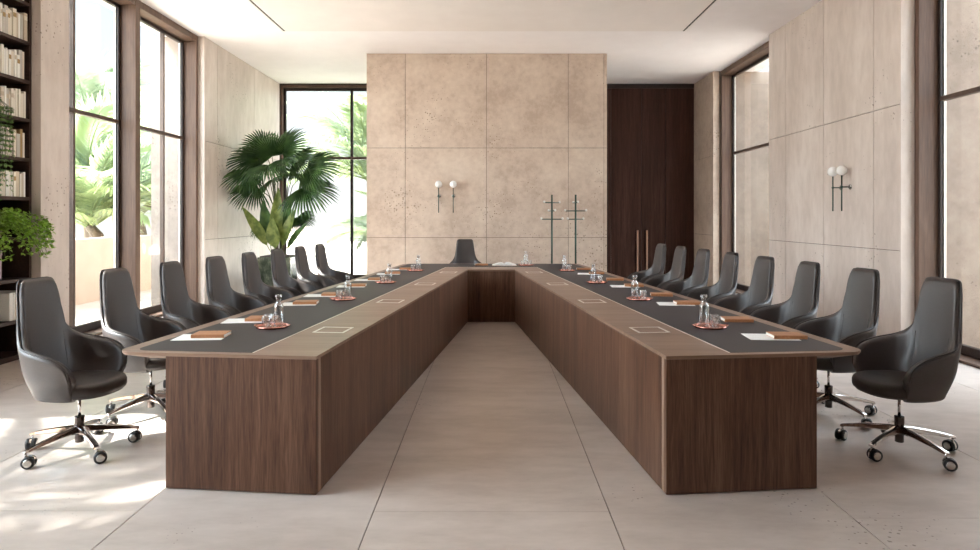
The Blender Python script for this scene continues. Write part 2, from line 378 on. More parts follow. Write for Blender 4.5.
# ------------------------------------------------------------------ windows along the side walls (axis along y)
def side_window(idx, label, xg, sgn, y0, y1, muls, near_jamb=True, far_jamb=True, post_inner=None, rail=.10):
    """xg glass plane, sgn = -1 left wall / +1 right wall (outward). muls = slim mullions"""
    root = struct(empty('window_%d' % idx, (xg, (y0 + y1) / 2, 0)), label, 'window')
    ox, oy = xg, (y0 + y1) / 2
    xin = xg - sgn * .24           # room side edge of the timber lining
    def bx(name, a, c, m, bev=.003):
        b = MB(); b.box((a[0] - ox, a[1] - oy, a[2]), (c[0] - ox, c[1] - oy, c[2])); return b.build(name, [m], root, bev)
    zt = HC - .10
    bx('head_lining', (xin, y0, zt), (xg + sgn * .03, y1, HC - .001), 'frame_wood')
    bx('sill_board', (xin, y0, .001), (xg + sgn * .03, y1, .03), 'frame_wood')
    if near_jamb: bx('jamb', (xin, y0, .03), (xg + sgn * .03, y0 + .07, zt), 'frame_wood')
    if far_jamb: bx('jamb', (xin, y1 - .07, .03), (xg + sgn * .03, y1, zt), 'frame_wood')
    ya, yb = y0 + (.07 if near_jamb else 0), y1 - (.07 if far_jamb else 0)
    s = .045
    bx('bottom_rail', (xg - .03, ya, .03), (xg + .03, yb, .03 + rail), 'dark_frame')
    bx('top_rail', (xg - .03, ya, zt - s), (xg + .03, yb, zt), 'dark_frame')
    for yy in (ya, yb - s): bx('stile', (xg - .03, yy, .03 + rail), (xg + .03, yy + s, zt - s), 'dark_frame')
    for yy in muls: bx('mullion', (xg - .03, yy - .02, .03 + rail), (xg + .03, yy + .02, zt - s), 'transom')
    bx('transom', (xg - .035, ya + s, 2.793), (xg + .035, yb - s, 2.843), 'transom')
    # pale strips standing in for the lit outer edges of the stiles
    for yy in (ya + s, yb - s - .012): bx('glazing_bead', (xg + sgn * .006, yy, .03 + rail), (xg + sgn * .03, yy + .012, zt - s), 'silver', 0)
    cuts = [ya + s] + sorted(muls) + [yb - s]
    for i in range(len(cuts) - 1):
        p0 = cuts[i] + (.02 if i else 0); p1 = cuts[i + 1] - (.02 if i < len(cuts) - 2 else 0)
        for za, zb in ((.03 + rail, 2.793), (2.843, zt - s)):
            bx('pane', (xg - .004, p0, za), (xg + .004, p1, zb), 'pane', 0)
    return root
GX = -5.2
side_window(1, 'tall bronze framed window nearest the bookcase pier', GX, -1, 7.50, 9.10, [8.10], far_jamb=False)
side_window(2, 'tall bronze framed window beside the polished stone wall', GX, -1, 9.22, 11.045, [10.32], near_jamb=False)
b = MB(); b.box((-4.955, 9.10, 0), (-5.23, 9.22, HC))
struct(b.build('trim_3', ['frame_wood'], None, .004), 'wide timber post between the two tall windows', 'post')
side_window(3, 'window behind the camera on the bookcase side', GX, -1, .61, 4.74, [2.65])
side_window(4, 'window beyond the sconce wall beside the dark doors', 5.05, 1, 10.96, 13.69, [])
side_window(5, 'large window at the open end of the sconce wall', 5.05, 1, 5.11, 7.415, [])
# back window behind the palm (axis along x)
root = struct(empty('window_6', (-3.2, 15.08, 0)), 'tall back window behind the potted fan palm', 'window')
def bxw(name, a, c, m, bev=.003):
    b = MB(); b.box((a[0] + 3.2, a[1] - 15.08, a[2]), (c[0] + 3.2, c[1] - 15.08, c[2])); return b.build(name, [m], root, bev)
bxw('head_lining', (-4.86, 14.98, HC - .085), (-1.5, 15.16, HC - .001), 'frame_wood')
bxw('jamb', (-4.86, 14.98, .03), (-4.79, 15.16, HC - .085), 'frame_wood')
bxw('outer_trim', (-4.86, 14.96, .03), (-4.835, 14.98, HC), 'dark_frame')
bxw('outer_trim', (-4.835, 14.96, HC - .03), (-1.5, 14.98, HC), 'dark_frame')
bxw('sill_board', (-4.86, 14.98, .001), (-1.5, 15.16, .03), 'frame_wood')
bxw('bottom_rail', (-4.79, 15.06, .03), (-1.5, 15.12, .16), 'dark_frame')
bxw('top_rail', (-4.79, 15.06, HC - .15), (-1.5, 15.12, HC - .085), 'dark_frame')
bxw('stile', (-4.79, 15.06, .16), (-4.735, 15.12, HC - .15), 'dark_frame')
bxw('mullion', (-3.25, 15.06, .16), (-3.19, 15.12, HC - .15), 'dark_frame')
bxw('transom', (-4.735, 15.055, 2.82), (-1.5, 15.125, 2.88), 'transom')
for x0, x1 in ((-4.735, -3.25), (-3.19, -1.5)):
    for z0, z1 in ((.16, 2.82), (2.88, HC - .15)): bxw('pane', (x0, 15.085, z0), (x1, 15.093, z1), 'pane', 0)

# dark walnut double door at the back
root = struct(empty('door_1', (3.45, 15.0, 0)), 'dark walnut double door with tall bronze pulls', 'door')
def bxd(name, a, c, m, parent=None, bev=.003):
    b = MB(); b.box((a[0] - 3.45, a[1] - 15.0, a[2]), (c[0] - 3.45, c[1] - 15.0, c[2])); return b.build(name, [m], parent or root, bev)
bxd('door_head', (2.2, 14.975, HC - .10), (4.65, 15.02, HC - .001), 'dark_frame')
lf = bxd('door_leaf', (2.75, 14.985, .01), (3.447, 15.02, HC - .105), 'door_wood')
rf = bxd('door_leaf', (3.453, 14.985, .01), (3.997, 15.02, HC - .105), 'door_wood')
bxd('side_panel', (4.003, 14.985, .01), (4.65, 15.02, HC - .105), 'door_wood'); bxd('side_panel', (2.2, 14.985, .01), (2.744, 15.02, HC - .105), 'door_wood')
for leaf, x in ((lf, 3.345), (rf, 3.56)):
    b = MB(); b.box((x - 3.45 - .02, -.075, .06), (x - 3.45 + .02, -.045, 1.19))
    for z in (.16, 1.09): b.box((x - 3.45 - .012, -.046, z - .012), (x - 3.45 + .012, -.014, z + .012))
    h = b.build('pull_handle', ['bronze'], leaf, .004)
    if leaf is rf: pass

# ------------------------------------------------------------------ the conference table (U shape, arms splay towards the camera)
U = Vector((-.1043, .9945)); N = Vector((.9945, .1043))      # right arm: along, outward
P0 = Vector((.94, 3.508))
def rp(s_, n_): p = P0 + U * s_ + N * n_; return (p.x, p.y)
def mir(ps): return [(-x, y) for x, y in reversed(ps)]
DI, DF = 9.27, 10.45                                          # inner and far edge of the cross piece
def on_line(n_, d):                                           # point of the arm's n-offset line at depth d
    p = P0 + N * n_; t = (d - p.y) / U.y; return (p.x + U.x * t, d)
def arc(c, r, a0, a1, k=8): return [(c[0] + r * math.cos(a0 + (a1 - a0) * i / k), c[1] + r * math.sin(a0 + (a1 - a0) * i / k)) for i in range(k + 1)]
def rounded(p, q, r_, rad, k=8):
    p, q, r_ = Vector(p), Vector(q), Vector(r_); a = (p - q).normalized(); c = (r_ - q).normalized()
    ang = a.angle(c); t = rad / math.tan(ang / 2); s0 = q + a * t; s1 = q + c * t
    cen = q + (a + c).normalized() * (rad / math.sin(ang / 2))
    a0 = math.atan2(s0.y - cen.y, s0.x - cen.x); a1 = math.atan2(s1.y - cen.y, s1.x - cen.x)
    d = a1 - a0
    while d > PI: d -= 2 * PI
    while d < -PI: d += 2 * PI
    return [(cen.x + rad * math.cos(a0 + d * i / k), cen.y + rad * math.sin(a0 + d * i / k)) for i in range(k + 1)]
WT = 1.165
def u_outline(inn, out, front, far, inner_far, r_front, r_far):
    """closed ccw outline of a U; inn/out offsets from the inner edge, front offset along the arm"""
    a = rp(front, inn); bq = rp(front, out); cq = on_line(out, far)
    right = [on_line(inn, inner_far), a] + rounded(a, bq, cq, r_front) + rounded(bq, cq, (0, far), r_far)
    left = [(-x, y) for x, y in reversed(right)]
    return right + left      # clockwise or ccw fixed by normals
tbl = tag(empty('conference_table', (0, 0, 0)), 'long walnut conference table with two splayed arms and black leather inlay', 'table')
top_o = u_outline(0, WT, 0, DF, DI, .10, .16)
low_o = u_outline(.032, WT - .15, .036, DF - .14, DI + .03, .06, .10)
def uprism(name, mats, rings_z, mi=0, bevel=0.):
    """U slab from stacked outlines, caps as matched quads"""
    b = MB(); n = len(rings_z[0][0]); h = n // 2
    vs = []; fs = []
    for o, z in rings_z: vs += [(x, y, z) for x, y in o]
    k = len(rings_z)
    for i in range(k - 1):
        for j in range(n): fs.append((i * n + j, i * n + (j + 1) % n, (i + 1) * n + (j + 1) % n, (i + 1) * n + j))
    for base in (0, (k - 1) * n):
        # right arm cap, cross cap, left arm cap
        Rr = list(range(0, h)); Lr = list(range(h, n))
        fs.append([base + j for j in Rr]); fs.append([base + j for j in Lr]); fs.append([base + Rr[-1], base + Lr[0], base + Lr[-1], base + Rr[0]])
    b.add(vs, fs, mi)
    return b.build(name, mats, tbl, bevel)
ZT = .75
uprism('tabletop', ['wood_top'], [(low_o, .712), (u_outline(.0, WT - .015, 0, DF - .02, DI, .09, .15), ZT - .018), (top_o, ZT - .010), (top_o, ZT)])
MI = .372
mat_o = u_outline(MI + .012, WT - .085, .05, DF - .06, DI + .412, .075, .12)
uprism('leather_inlay', ['inlay'], [(mat_o, ZT - .004), (mat_o, ZT + .0012)])
# thin pale metal line along the inner border of the inlay
b = MB()
for sx in (1, -1):
    q = [rp(.05, MI + .005), rp(.05, MI + .012), on_line(MI + .012, DI + .412), on_line(MI + .005, DI + .405)]
    q = [(sx * x, y) for x, y in q]
    b.prism(q, ZT - .004, ZT + .0016)
qa, qb = on_line(MI + .005, DI + .405), on_line(MI + .012, DI + .412)
b.prism([(-qa[0], qa[1]), (qa[0], qa[1]), (qb[0], qb[1]), (-qb[0], qb[1])], ZT - .004, ZT + .0016)
b.build('inlay_trim', ['silver'], tbl)
ZP = .005
for sx in (1, -1):
    def sp(ps, z0, z1, name, m, parent=tbl, bev=.002):
        b = MB(); b.prism([(sx * x, y) for x, y in ps], z0, z1); return b.build(name, [m], parent, bev)
    ei = on_line(0, DI)
    sp([rp(.070, .0), on_line(.0, DI), on_line(.03, DI), rp(.070, .03)], ZP, .7315, 'inner_panel', 'wood')
    sp([rp(.033, .0), rp(.068, .0), rp(.068, .03), rp(.033, .03)], ZP, .7315, 'edge_post', 'wood_lit_edge')
    sp([rp(.001, .001), rp(.032, .001), rp(.032, .860), rp(.001, .860)], ZP, .7315, 'front_panel', 'wood')
    sp([rp(.036, .830), rp(.036, .860), on_line(.860, 10.15), on_line(.830, 10.15)], ZP, .704, 'outer_panel', 'wood')
    sp([rp(.05, .05), on_line(.05, 9.5), on_line(.80, 9.5), rp(.05, .80)], 0, ZP, 'plinth', 'slot', bev=0)
x9 = on_line(0, DI)[0]
b = MB(); b.box((-x9 - .02, DI + .01, ZP), (x9 + .02, DI + .04, .7315)); b.build('cross_panel', ['wood'], tbl, .002)
b = MB(); b.box((-1.0, 10.12, ZP), (1.0, 10.15, .704)); b.build('cross_back_panel', ['wood'], tbl, .002)
b = MB(); b.box((-x9, DI + .06, 0), (x9, 10.1, ZP)); b.build('plinth', ['slot'], tbl)
# flush power boxes in the wood strip
for sx in (1, -1):
    for s_ in (.80, 2.27, 3.77, 5.30):
        p = P0 + U * s_ + N * .19
        rz = math.atan2(U.y, U.x) - PI / 2
        e = empty('power_box', (sx * p.x, p.y, ZT), sx * rz); e.parent = tbl
        w, h = .105, .105; t = .015
        b = MB()
        for a, c in (((-w, -h), (w, -h + t)), ((-w, h - t), (w, h)), ((-w, -h + t), (-w + t, h - t)), ((w - t, -h + t), (w, h - t))):
            b.box((a[0], a[1], -.004), (c[0], c[1], .0025))
        b.build('box_frame', ['silver'], e)
        b = MB(); b.box((-w + t + .003, -h + t + .003, -.004), (w - t - .003, h - t - .003, .0012)); b.build('box_lid', ['box_lid'], e)
        b = MB(); b.box((-w + t, -h + t, -.004), (w - t, h - t, .0004)); b.build('box_recess', ['slot'], e)

# ------------------------------------------------------------------ swivel chairs (local: faces +X, origin on the floor under the column)
COLS = [((-.255, 0), (-.350, 0, 1.100)), ((-.255, .06), (-.348, .080, 1.100)), ((-.25, .11), (-.343, .136, 1.094)),
        ((-.24, .15), (-.336, .158, 1.05)), ((-.225, .185), (-.318, .174, .93)), ((-.20, .215), (-.292, .198, .81)),
        ((-.165, .245), (-.250, .238, .74)), ((-.115, .265), (-.185, .290, .700)), ((-.05, .278), (-.095, .318, .680)),
        ((.02, .28), (0, .325, .660)), ((.08, .275), (.085, .318, .628)), ((.12, .262), (.14, .300, .575)), ((.14, .25), (.158, .278, .485))]
def shell_grid():
    K = .90
    full = [((bx, -by), (tx, -ty, tz)) for (bx, by), (tx, ty, tz) in reversed(COLS[1:])] + COLS
    Bs = catmull([Vector((b_[0] * .80, b_[1] * .80, .412)) for b_, t_ in full], 4)
    Ts = catmull([Vector((t_[0] * K, t_[1] * K, t_[2])) for b_, t_ in full], 4)
    g = []
    for B_, T_ in zip(Bs, Ts):
        out = Vector((B_.x, B_.y, 0)).normalized()
        Cc = Vector((B_.x * .62 + .015, B_.y * .66, .372))
        C2 = Vector((B_.x * .91, B_.y * .92, .383))
        hh = T_.z - .41
        M1 = B_.lerp(T_, .33) + out * (.018 * min(1, hh / .3))
        M2 = B_.lerp(T_, .66) + out * (.012 * min(1, hh / .3))
        g.append(catmull([Cc, C2, B_, M1, M2, T_], 5))
    return g
GR = shell_grid(); NU, NV = len(GR), len(GR[0])
def g_normal(i, j):
    du = GR[min(i + 1, NU - 1)][j] - GR[max(i - 1, 0)][j]; dv = GR[i][min(j + 1, NV - 1)] - GR[i][max(j - 1, 0)]
    n = du.cross(dv).normalized(); p = GR[i][j]
    ref = Vector((p.x - .05, p.y, 0))
    if j <= 6: ref = ref.normalized() * .4 + Vector((0, 0, -1))
    return n if n.dot(ref) > 0 else -n
GN = [[g_normal(i, j) for j in range(NV)] for i in range(NU)]
def rimf(i, j, j0, i0, dw):
    """0 at the rim, 1 away from it (half-circle profile)"""
    d = min((NV - 1 - j) / 2.2, (j - j0) / 2.2 if j0 else 9, (i - i0) / 2.2, (NU - 1 - i0 - i) / 2.2)
    d = max(0, min(1, d / dw)); return math.sqrt(max(0, 1 - (1 - d) ** 2))
def slab(offset, t, i0, j0, j1, dw):
    """closed shell between offset-t and offset+t along the normals"""
    b = MB(); I = range(i0, NU - i0); J = range(j0, j1 + 1); nj = len(J)
    def f(i, j):
        d = min((j1 - j) / 2., (j - j0) / 2., (i - i0) / 2., (NU - 1 - i0 - i) / 2.) / dw
        d = max(0, min(1, d)); return math.sqrt(max(0, 1 - (1 - d) ** 2))
    vo = [GR[i][j] + GN[i][j] * (offset + t * f(i, j)) for i in I for j in J]
    vi = [GR[i][j] + GN[i][j] * (offset - t * f(i, j)) for i in I for j in J]
    n = len(vo); ni = len(I); fs = []
    for a in range(ni - 1):
        for c in range(nj - 1):
            q = (a * nj + c, (a + 1) * nj + c, (a + 1) * nj + c + 1, a * nj + c + 1)
            fs.append(q); fs.append(tuple(n + k for k in reversed(q)))
    b.add(vo + vi, fs, 0, True)
    return b
def merged(b, name, m, parent):
    o = b.build(name, [m], parent, 0, False)
    bm = bmesh.new(); bm.from_mesh(o.data); bmesh.ops.remove_doubles(bm, verts=bm.verts, dist=2e-5)
    bmesh.ops.recalc_face_normals(bm, faces=bm.faces); bm.to_mesh(o.data); bm.free(); return o
def sup(c, a, bq, e, k=48, fr=1.):
    out = []
    for i in range(k):
        t = 2 * PI * i / k; x = math.copysign(abs(math.cos(t)) ** (2 / e), math.cos(t)); y = math.copysign(abs(math.sin(t)) ** (2 / e), math.sin(t))
        out.append((c[0] + a * x, c[1] + bq * y))
    return out
def make_chair():
    root = empty('swivel_chair', (0, 0, 0))
    merged(slab(.004, .014, 0, 0, NV - 1, 1.), 'outer_shell', 'leather', root)
    pad = merged(slab(-.017, .019, 0, 6, NV - 1, 1.3), 'inner_pad', 'leather', root)
    # two stitched seams running down the inside of the back
    for i in (NU // 2 - 13, NU // 2 + 13):
        b = MB(); b.tube([GR[i][j] - GN[i][j] * .0355 for j in range(9, NV - 7)], .0022, 6); b.build('seam', ['piping'], pad)
    b = MB(); i0 = 0
    b.tube([GR[i][NV - 1] + GN[i][NV - 1] * .004 for i in range(1, NU - 1)], .0055, 8); b.build('piping', ['piping'], root)
    b = MB(); rr = []
    for z, k in ((.384, .80), (.385, .90), (.392, .975), (.408, 1.), (.435, 1.), (.452, .985), (.464, .95), (.470, .88), (.4735, .75), (.475, .5), (.4755, .2)):
        rr.append([Vector((.035 + (x - .035) * k, y * k, z + (.006 * max(0, (x + .05)) if z > .44 else 0) - (.012 * max(0, x - .12) / .17 if z > .44 else 0))) for x, y in sup((.024, 0), .230, .224, 2.7)])
    b.rings(rr); b.build('seat_cushion', ['leather_seat'], root)
    b = MB(); b.rings([[Vector((.03 + (x - .03) * k, y * k, z)) for x, y in sup((.028, 0), .226, .213, 2.6)] for z, k in ((.370, .55), (.372, .80), (.378, .93), (.390, .97))])
    b.build('seat_pan', ['leather'], root)
    b = MB(); b.lathe([(.0095, .20), (.0095, .372)], 16); b.build('gas_column', ['chrome'], root)
    b = MB(); b.lathe([(.020, .055), (.026, .058), (.026, .12), (.027, .125), (.029, .215), (.028, .222), (.013, .224)], 20); b.build('column_sleeve', ['dark_chrome'], root)
    for k, a in enumerate((180, 108, 36, -36, -108)):
        T = Matrix.Rotation(R(a), 4, 'Z')
        rr = []
        for r_, w, h, zc in ((.018, .024, .026, .137), (.06, .023, .022, .138), (.14, .021, .018, .130), (.23, .019, .014, .117), (.30, .018, .011, .103), (.335, .0175, .009, .095), (.34, .014, .006, .0945)):
            rr.append([T @ Vector((r_, w * y, zc + h * z)) for y, z in ((-1, -.55), (-.8, .75), (-.35, 1), (.35, 1), (.8, .75), (1, -.55), (.6, -1), (-.6, -1))])
        b = MB(); b.rings(rr, 0, True); lg = b.build('base_leg', ['chrome'], root)
        lg.data.set_sharp_from_angle(angle=R(35))
        # twin-wheel caster
        sw = R(a + 90 + (25, -40, 60, -15, 40)[k])
        cpos = T @ Vector((.328, 0, 0)); D = Vector((math.cos(sw), math.sin(sw), 0)); A = Vector((-D.y, D.x, 0))
        cen = Vector((cpos.x, cpos.y, .036)) + D * .018
        b = MB(); b.tube([(cpos.x, cpos.y, .062), (cpos.x, cpos.y, .097)], .0075, 10)
        hood = []
        for kk in range(9):
            an = R(200 - kk * 22); hood.append([cen + D * (-.0385 * math.cos(an)) * -1 + Vector((0, 0, .0385 * math.sin(an))) + A * yy for yy in (-.006, .006)] + [cen + D * (.030 * math.cos(an)) + Vector((0, 0, .030 * math.sin(an))) + A * yy for yy in (.006, -.006)])
        b.rings(hood, 0, False); cs = b.build('caster', ['chrome'], lg)
        for sgn in (-1, 1):
            Tm = Matrix.Translation(cen + A * sgn * .017) @ Matrix((( D.x, 0, A.x, 0), (D.y, 0, A.y, 0), (0, 1, 0, 0), (0, 0, 0, 1)))
            b = MB(); b.lathe([(.026, -.0115), (.034, -.0105), (.036, -.007), (.036, .007), (.034, .0105), (.026, .0115)], 24, T=Tm)
            b.lathe([(.0235, sgn * .0116), (.0235, sgn * .0135), (.018, sgn * .0145), (.001, sgn * .0145)], 20, mi=1, T=Tm)
            w_ = b.build('caster_wheel', ['rubber', 'steel'], lg)
    return root
chair = make_chair(); ctree = tree_of(chair)
SEAT = lambda i, side: ['dark leather swivel armchair at the open end of the %s, first of eight',
                        'dark leather swivel armchair, second from the open end along the %s',
                        'dark leather swivel armchair, third from the open end along the %s',
                        'dark leather swivel armchair, fourth from the open end along the %s',
                        'dark leather swivel armchair, fifth from the open end along the %s',
                        'dark leather swivel armchair, sixth from the open end along the %s',
                        'dark leather swivel armchair, seventh from the open end along the %s',
                        'dark leather swivel armchair, last before the table head on the %s'][i] % side
ang = math.atan2(.1043, .9945)
first = True
JIT = [0, 1.5, -1, 2, -1.5, 1, -.5, 1]
for side in (-1, 1):
    for i in range(8):
        d = 4.19 + .76 * i; x = 2.63 - .0805 * (d - 4.19)
        o = chair if first else dup(chair, None, ctree); first = False
        o.location = (side * x - .012, d, 0)
        o.rotation_euler = (0, 0, (-ang if side < 0 else PI + ang) + R(JIT[i]) * side)
        tag(o, SEAT(i, "table's window side" if side < 0 else "table's sconce-wall side"), 'chair', 'chairs along the window side' if side < 0 else 'chairs along the sconce-wall side')
bpy.context.view_layer.update()
for o in [o for o in bpy.data.objects if o.name.startswith('swivel_chair') and o.location.x > 0]:
    for c in kids(o):
        if c.name.startswith('base_leg'): c.rotation_euler.z = R(-10)
o = dup(chair, None, ctree); o.location = (-.43, 11.17, 0); o.rotation_euler = (0, 0, R(-84))
tag(o, 'single dark leather armchair behind the table head, facing the camera', 'chair')

# ------------------------------------------------------------------ things on the table
ZS = ZT + .0013
tray = empty('serving_tray')
b = MB(); b.lathe([(.098, 0), (.104, .002), (.108, .010), (.108, .016), (.105, .016), (.102, .006), (.090, .0045), (.001, .0045)], 40)
b.build('tray_dish', ['copper'], tray)
for s_ in (-1, 1):
    b = MB(); b.tube([(s_ * .104, -.028, .014), (s_ * .114, -.020, .017), (s_ * .117, 0, .018), (s_ * .114, .020, .017), (s_ * .104, .028, .014)], .0035, 8)
    b.build('tray_handle', ['copper'], tray)
bottle = empty('glass_carafe')
b = MB(); b.lathe([(.001, 0), (.031, 0), (.033, .003), (.033, .136), (.0315, .146), (.025, .155), (.0185, .162), (.0165, .170), (.0165, .192), (.019, .195), (.019, .200),
                   (.0145, .200), (.0140, .172), (.016, .163), (.0225, .153), (.0290, .144), (.030, .135), (.030, .008), (.001, .007)], 32, cap0=False, cap1=False)
b.build('bottle_glass', ['glass'], bottle)
b = MB(); b.lathe([(.001, .182), (.0135, .182), (.0138, .200), (.022, .2005), (.023, .206), (.0225, .214), (.018, .217), (.001, .2175)], 28, cap0=False, cap1=False)
b.build('stopper', ['glass'], bottle)
tumbler = MB(); tumbler.lathe([(.001, 0), (.026, 0), (.028, .003), (.031, .074), (.0305, .076), (.029, .074), (.0262, .010), (.001, .008)], 28, cap0=False, cap1=False)
tum = tumbler.build('water_glass', ['glass'])
ttree, btree = tree_of(tray), tree_of(bottle)
spots = []
for side in (-1, 1):
    for k, (px_, d) in enumerate(((1.478, 4.41), (1.333, 5.88), (1.19, 7.36), (1.045, 9.0))): spots.append((side, k, side * px_, d))
spots.append((0, 0, .53, 10.0))
used = False
for side, k, x, d in spots:
    sd = 'window-side arm' if side < 0 else 'sconce-side arm'
    where = ('%s tray from the open end, %s' % (ORD[k], sd)) if side else 'on the tray at the table head'
    if not used: t, bo, g1 = tray, bottle, tum
    else: t, bo, g1 = dup(tray, None, ttree), dup(bottle, None, btree), dup(tum)
    g2 = dup(tum); used = True
    m = -side if side else -1
    t.location = (x, d, ZS); bo.location = (x + m * .040, d + .005, ZS + .0047)
    g1.location = (x - m * .030, d - .030, ZS + .0047); g2.location = (x - m * .042, d + .042, ZS + .0047)
    if side == 0: bo.location.x = x + .0; bo.location.y = d + .03; g1.location = (x + .055, d - .03, ZS + .0047); g2.location = (x - .052, d - .022, ZS + .0047)
    tag(t, ('round copper tray, %s from the open end of the %s' % (ORD[k], sd) if side else 'round copper tray at the table head beside the open book'), 'tray', 'copper trays on the table')
    tag(bo, 'clear stoppered carafe, ' + where, 'carafe', 'carafes on the trays')
    tag(g1, 'clear water glass, front one, ' + where, 'glass', 'water glasses on the trays')
    tag(g2, 'clear water glass, rear one, ' + where, 'glass', 'water glasses on the trays')

def make_notebook():
    root = empty('notebook')
    b = MB(); b.box((-.10, -.070, .0), (.10, .070, .003)); b.box((-.10, -.070, .019), (.10, .070, .022)); b.box((-.10, -.070, .003), (.10, -.067, .019))
    b.build('cover', ['tan'], root, .0012)
    b = MB(); b.box((-.098, -.067, .003), (.098, .066, .019)); b.build('pages', ['pages'], root)
    b = MB(); b.box((.02, -.0705, -.0003), (.024, .0705, .0226)); b.build('elastic_band', ['tan'], root)
    return root
def make_paper():
    b = MB()
    for k in range(3): b.box((-.105, -.1485 + .0006 * k, .0006 * k), (.105, .1485, .0006 * k + .0005))
    return b.build('paper_sheets', ['paper'])
nb = make_notebook(); ntree = tree_of(nb); pp = make_paper()
firstn = firstp = True
rows = [4.06, 4.70, 5.60, 6.20, 7.02, 7.72, 8.55, 9.25]
for side in (-1, 1):
    sd = 'window-side arm' if side < 0 else 'sconce-side arm'
    for i, d in enumerate(rows):
        cxm = 1.80 - .1010 * (d - 4.06)
        rz = -ang * side * -1
        # paper lies with its long side across the arm; the notebook sits on it
        z = ZS
        if side < 0: pp_on, off, nx, ny = True, (-.03 if i % 2 else .0), (.075 if i % 2 else .05), .025
        else: pp_on, off, nx, ny = (i in (0, 2, 4, 6)), -.065, .03, (-.01 if i == 0 else 0)
        base = Vector((side * cxm, d, z))
        if pp_on:
            o = pp if firstp else dup(pp); firstp = False
            o.location = base + Vector((off, 0, 0)); o.rotation_euler = (0, 0, PI / 2 + (ang if side < 0 else -ang) * 1. + R(random.uniform(-3, 3)))
            tag(o, 'white paper sheets at the %s place from the open end, %s' % (ORD[i], sd), 'paper', 'meeting papers on the table'); z += .0018
        o = nb if firstn else dup(nb, None, ntree); firstn = False
        o.location = (base.x + nx, base.y + ny, z); o.rotation_euler = (0, 0, (ang if side < 0 else -ang) + R(random.uniform(-4, 4)))
        tag(o, 'tan leather notebook at the %s place from the open end, %s' % (ORD[i], sd), 'notebook', 'tan notebooks on the table')
o = dup(nb, None, ntree); o.location = (-.155, 10.09, ZS); o.rotation_euler = (0, 0, R(4))
tag(o, 'tan leather notebook at the table head next to the open book', 'notebook', 'tan notebooks on the table')
# open book at the head
ob = tag(empty('open_book', (.20, 10.08, ZS)), 'open book with blank white pages at the table head', 'book')
for s_ in (-1, 1):
    prof = [(0, .010), (.012, .026), (.035, .037), (.07, .038), (.11, .030), (.15, .017), (.185, .007)]
    b = MB(); rr = [[Vector((s_ * x, yy, z)) for x, z in prof] + [Vector((s_ * x, yy, .003)) for x, z in reversed(prof)] for yy in (-.13, .13)]
    b.rings(rr, 0, False); b.build('page_block', ['paper'], ob)
b = MB(); b.box((-.19, -.135, 0), (.19, .135, .003)); b.build('cover', ['tan'], ob)

# ------------------------------------------------------------------ sconces
def make_sconce():
    """local: wall plane at y=0, room at -y"""
    root = empty('wall_sconce')
    b = MB(); T = Matrix.Translation((0, -.0, 0)) @ Matrix.Rotation(R(90), 4, 'X')
    b.lathe([(.034, 0), (.036, .003), (.034, .010), (.012, .012), (.009, .014)], 24, T=T); b.build('wall_plate', ['steel'], root)
    b = MB(); b.tube([(0, -.012, 0), (0, -.125, 0)], .0075, 12); b.sphere((0, -.115, 0), .017, 14, 8); b.build('bracket_arm', ['green_metal'], root)
    b = MB(); b.tube([(0, -.115, -.305), (0, -.115, .155)], .0085, 12); b.lathe([(.006, -.312), (.0085, -.309), (.0085, -.300)], 12, (0, -.115, 0)); b.build('rod', ['green_metal'], root)
    b = MB(); b.sphere((0, -.115, .215), .066, 28, 18); b.build('globe_shade', ['globe'], root)
    return root
sc = make_sconce(); stree = tree_of(sc)
for i, (loc, rz, lab) in enumerate((((-.975, CD, 1.885), 0, 'globe wall sconce on the travertine block, farther from the coat stands'),
                                    ((-.705, CD, 1.885), 0, 'globe wall sconce on the travertine block, closer to the coat stands'),
                                    ((XR, 8.46, 1.885), -90, 'globe wall sconce on the panelled side wall, nearer the camera'),
                                    ((XR, 8.68, 1.885), -90, 'globe wall sconce on the panelled side wall, farther from the camera'))):
    o = sc if i == 0 else dup(sc, None, stree)
    o.location = loc; o.rotation_euler = (0, 0, R(rz)); tag(o, lab, 'wall lamp', 'globe wall sconces')

# ------------------------------------------------------------------ coat stands
def make_coat_stand(turn):
    root = empty('coat_stand')
    b = MB(); b.lathe([(.001, 0), (.17, 0), (.172, .006), (.165, .014), (.03, .018), (.02, .03)], 32, cap0=False); b.build('base', ['green_metal'], root)
    b = MB(); b.tube([(0, 0, .02), (0, 0, 1.90)], .017, 14); b.build('pole', ['green_metal'], root)
    for k, (z, a) in enumerate(((1.755, turn), (1.605, turn + 62), (1.455, turn + 122))):
        v = Vector((math.cos(R(a)), math.sin(R(a)), 0)) * .185
        b = MB(); b.tube([Vector((0, 0, z)) - v, Vector((0, 0, z)) + v], .010, 10); arm = b.build('arm', ['green_metal'], root)
        for s_ in (-1, 1):
            p = Vector((0, 0, z)) + v * s_ * 1.06
            b = MB(); b.sphere(p + Vector((0, 0, .012)), .022, 14, 8); b.build('knob', ['knob'], arm)
    return root
for x, turn, lab in ((1.10, 40, 'dark green coat stand closer to the sconces'), (1.53, 95, 'dark green coat stand closer to the dark doors')):
    o = make_coat_stand(turn); o.location = (x, 11.85, 0); tag(o, lab, 'coat stand', 'coat stands by the travertine wall')

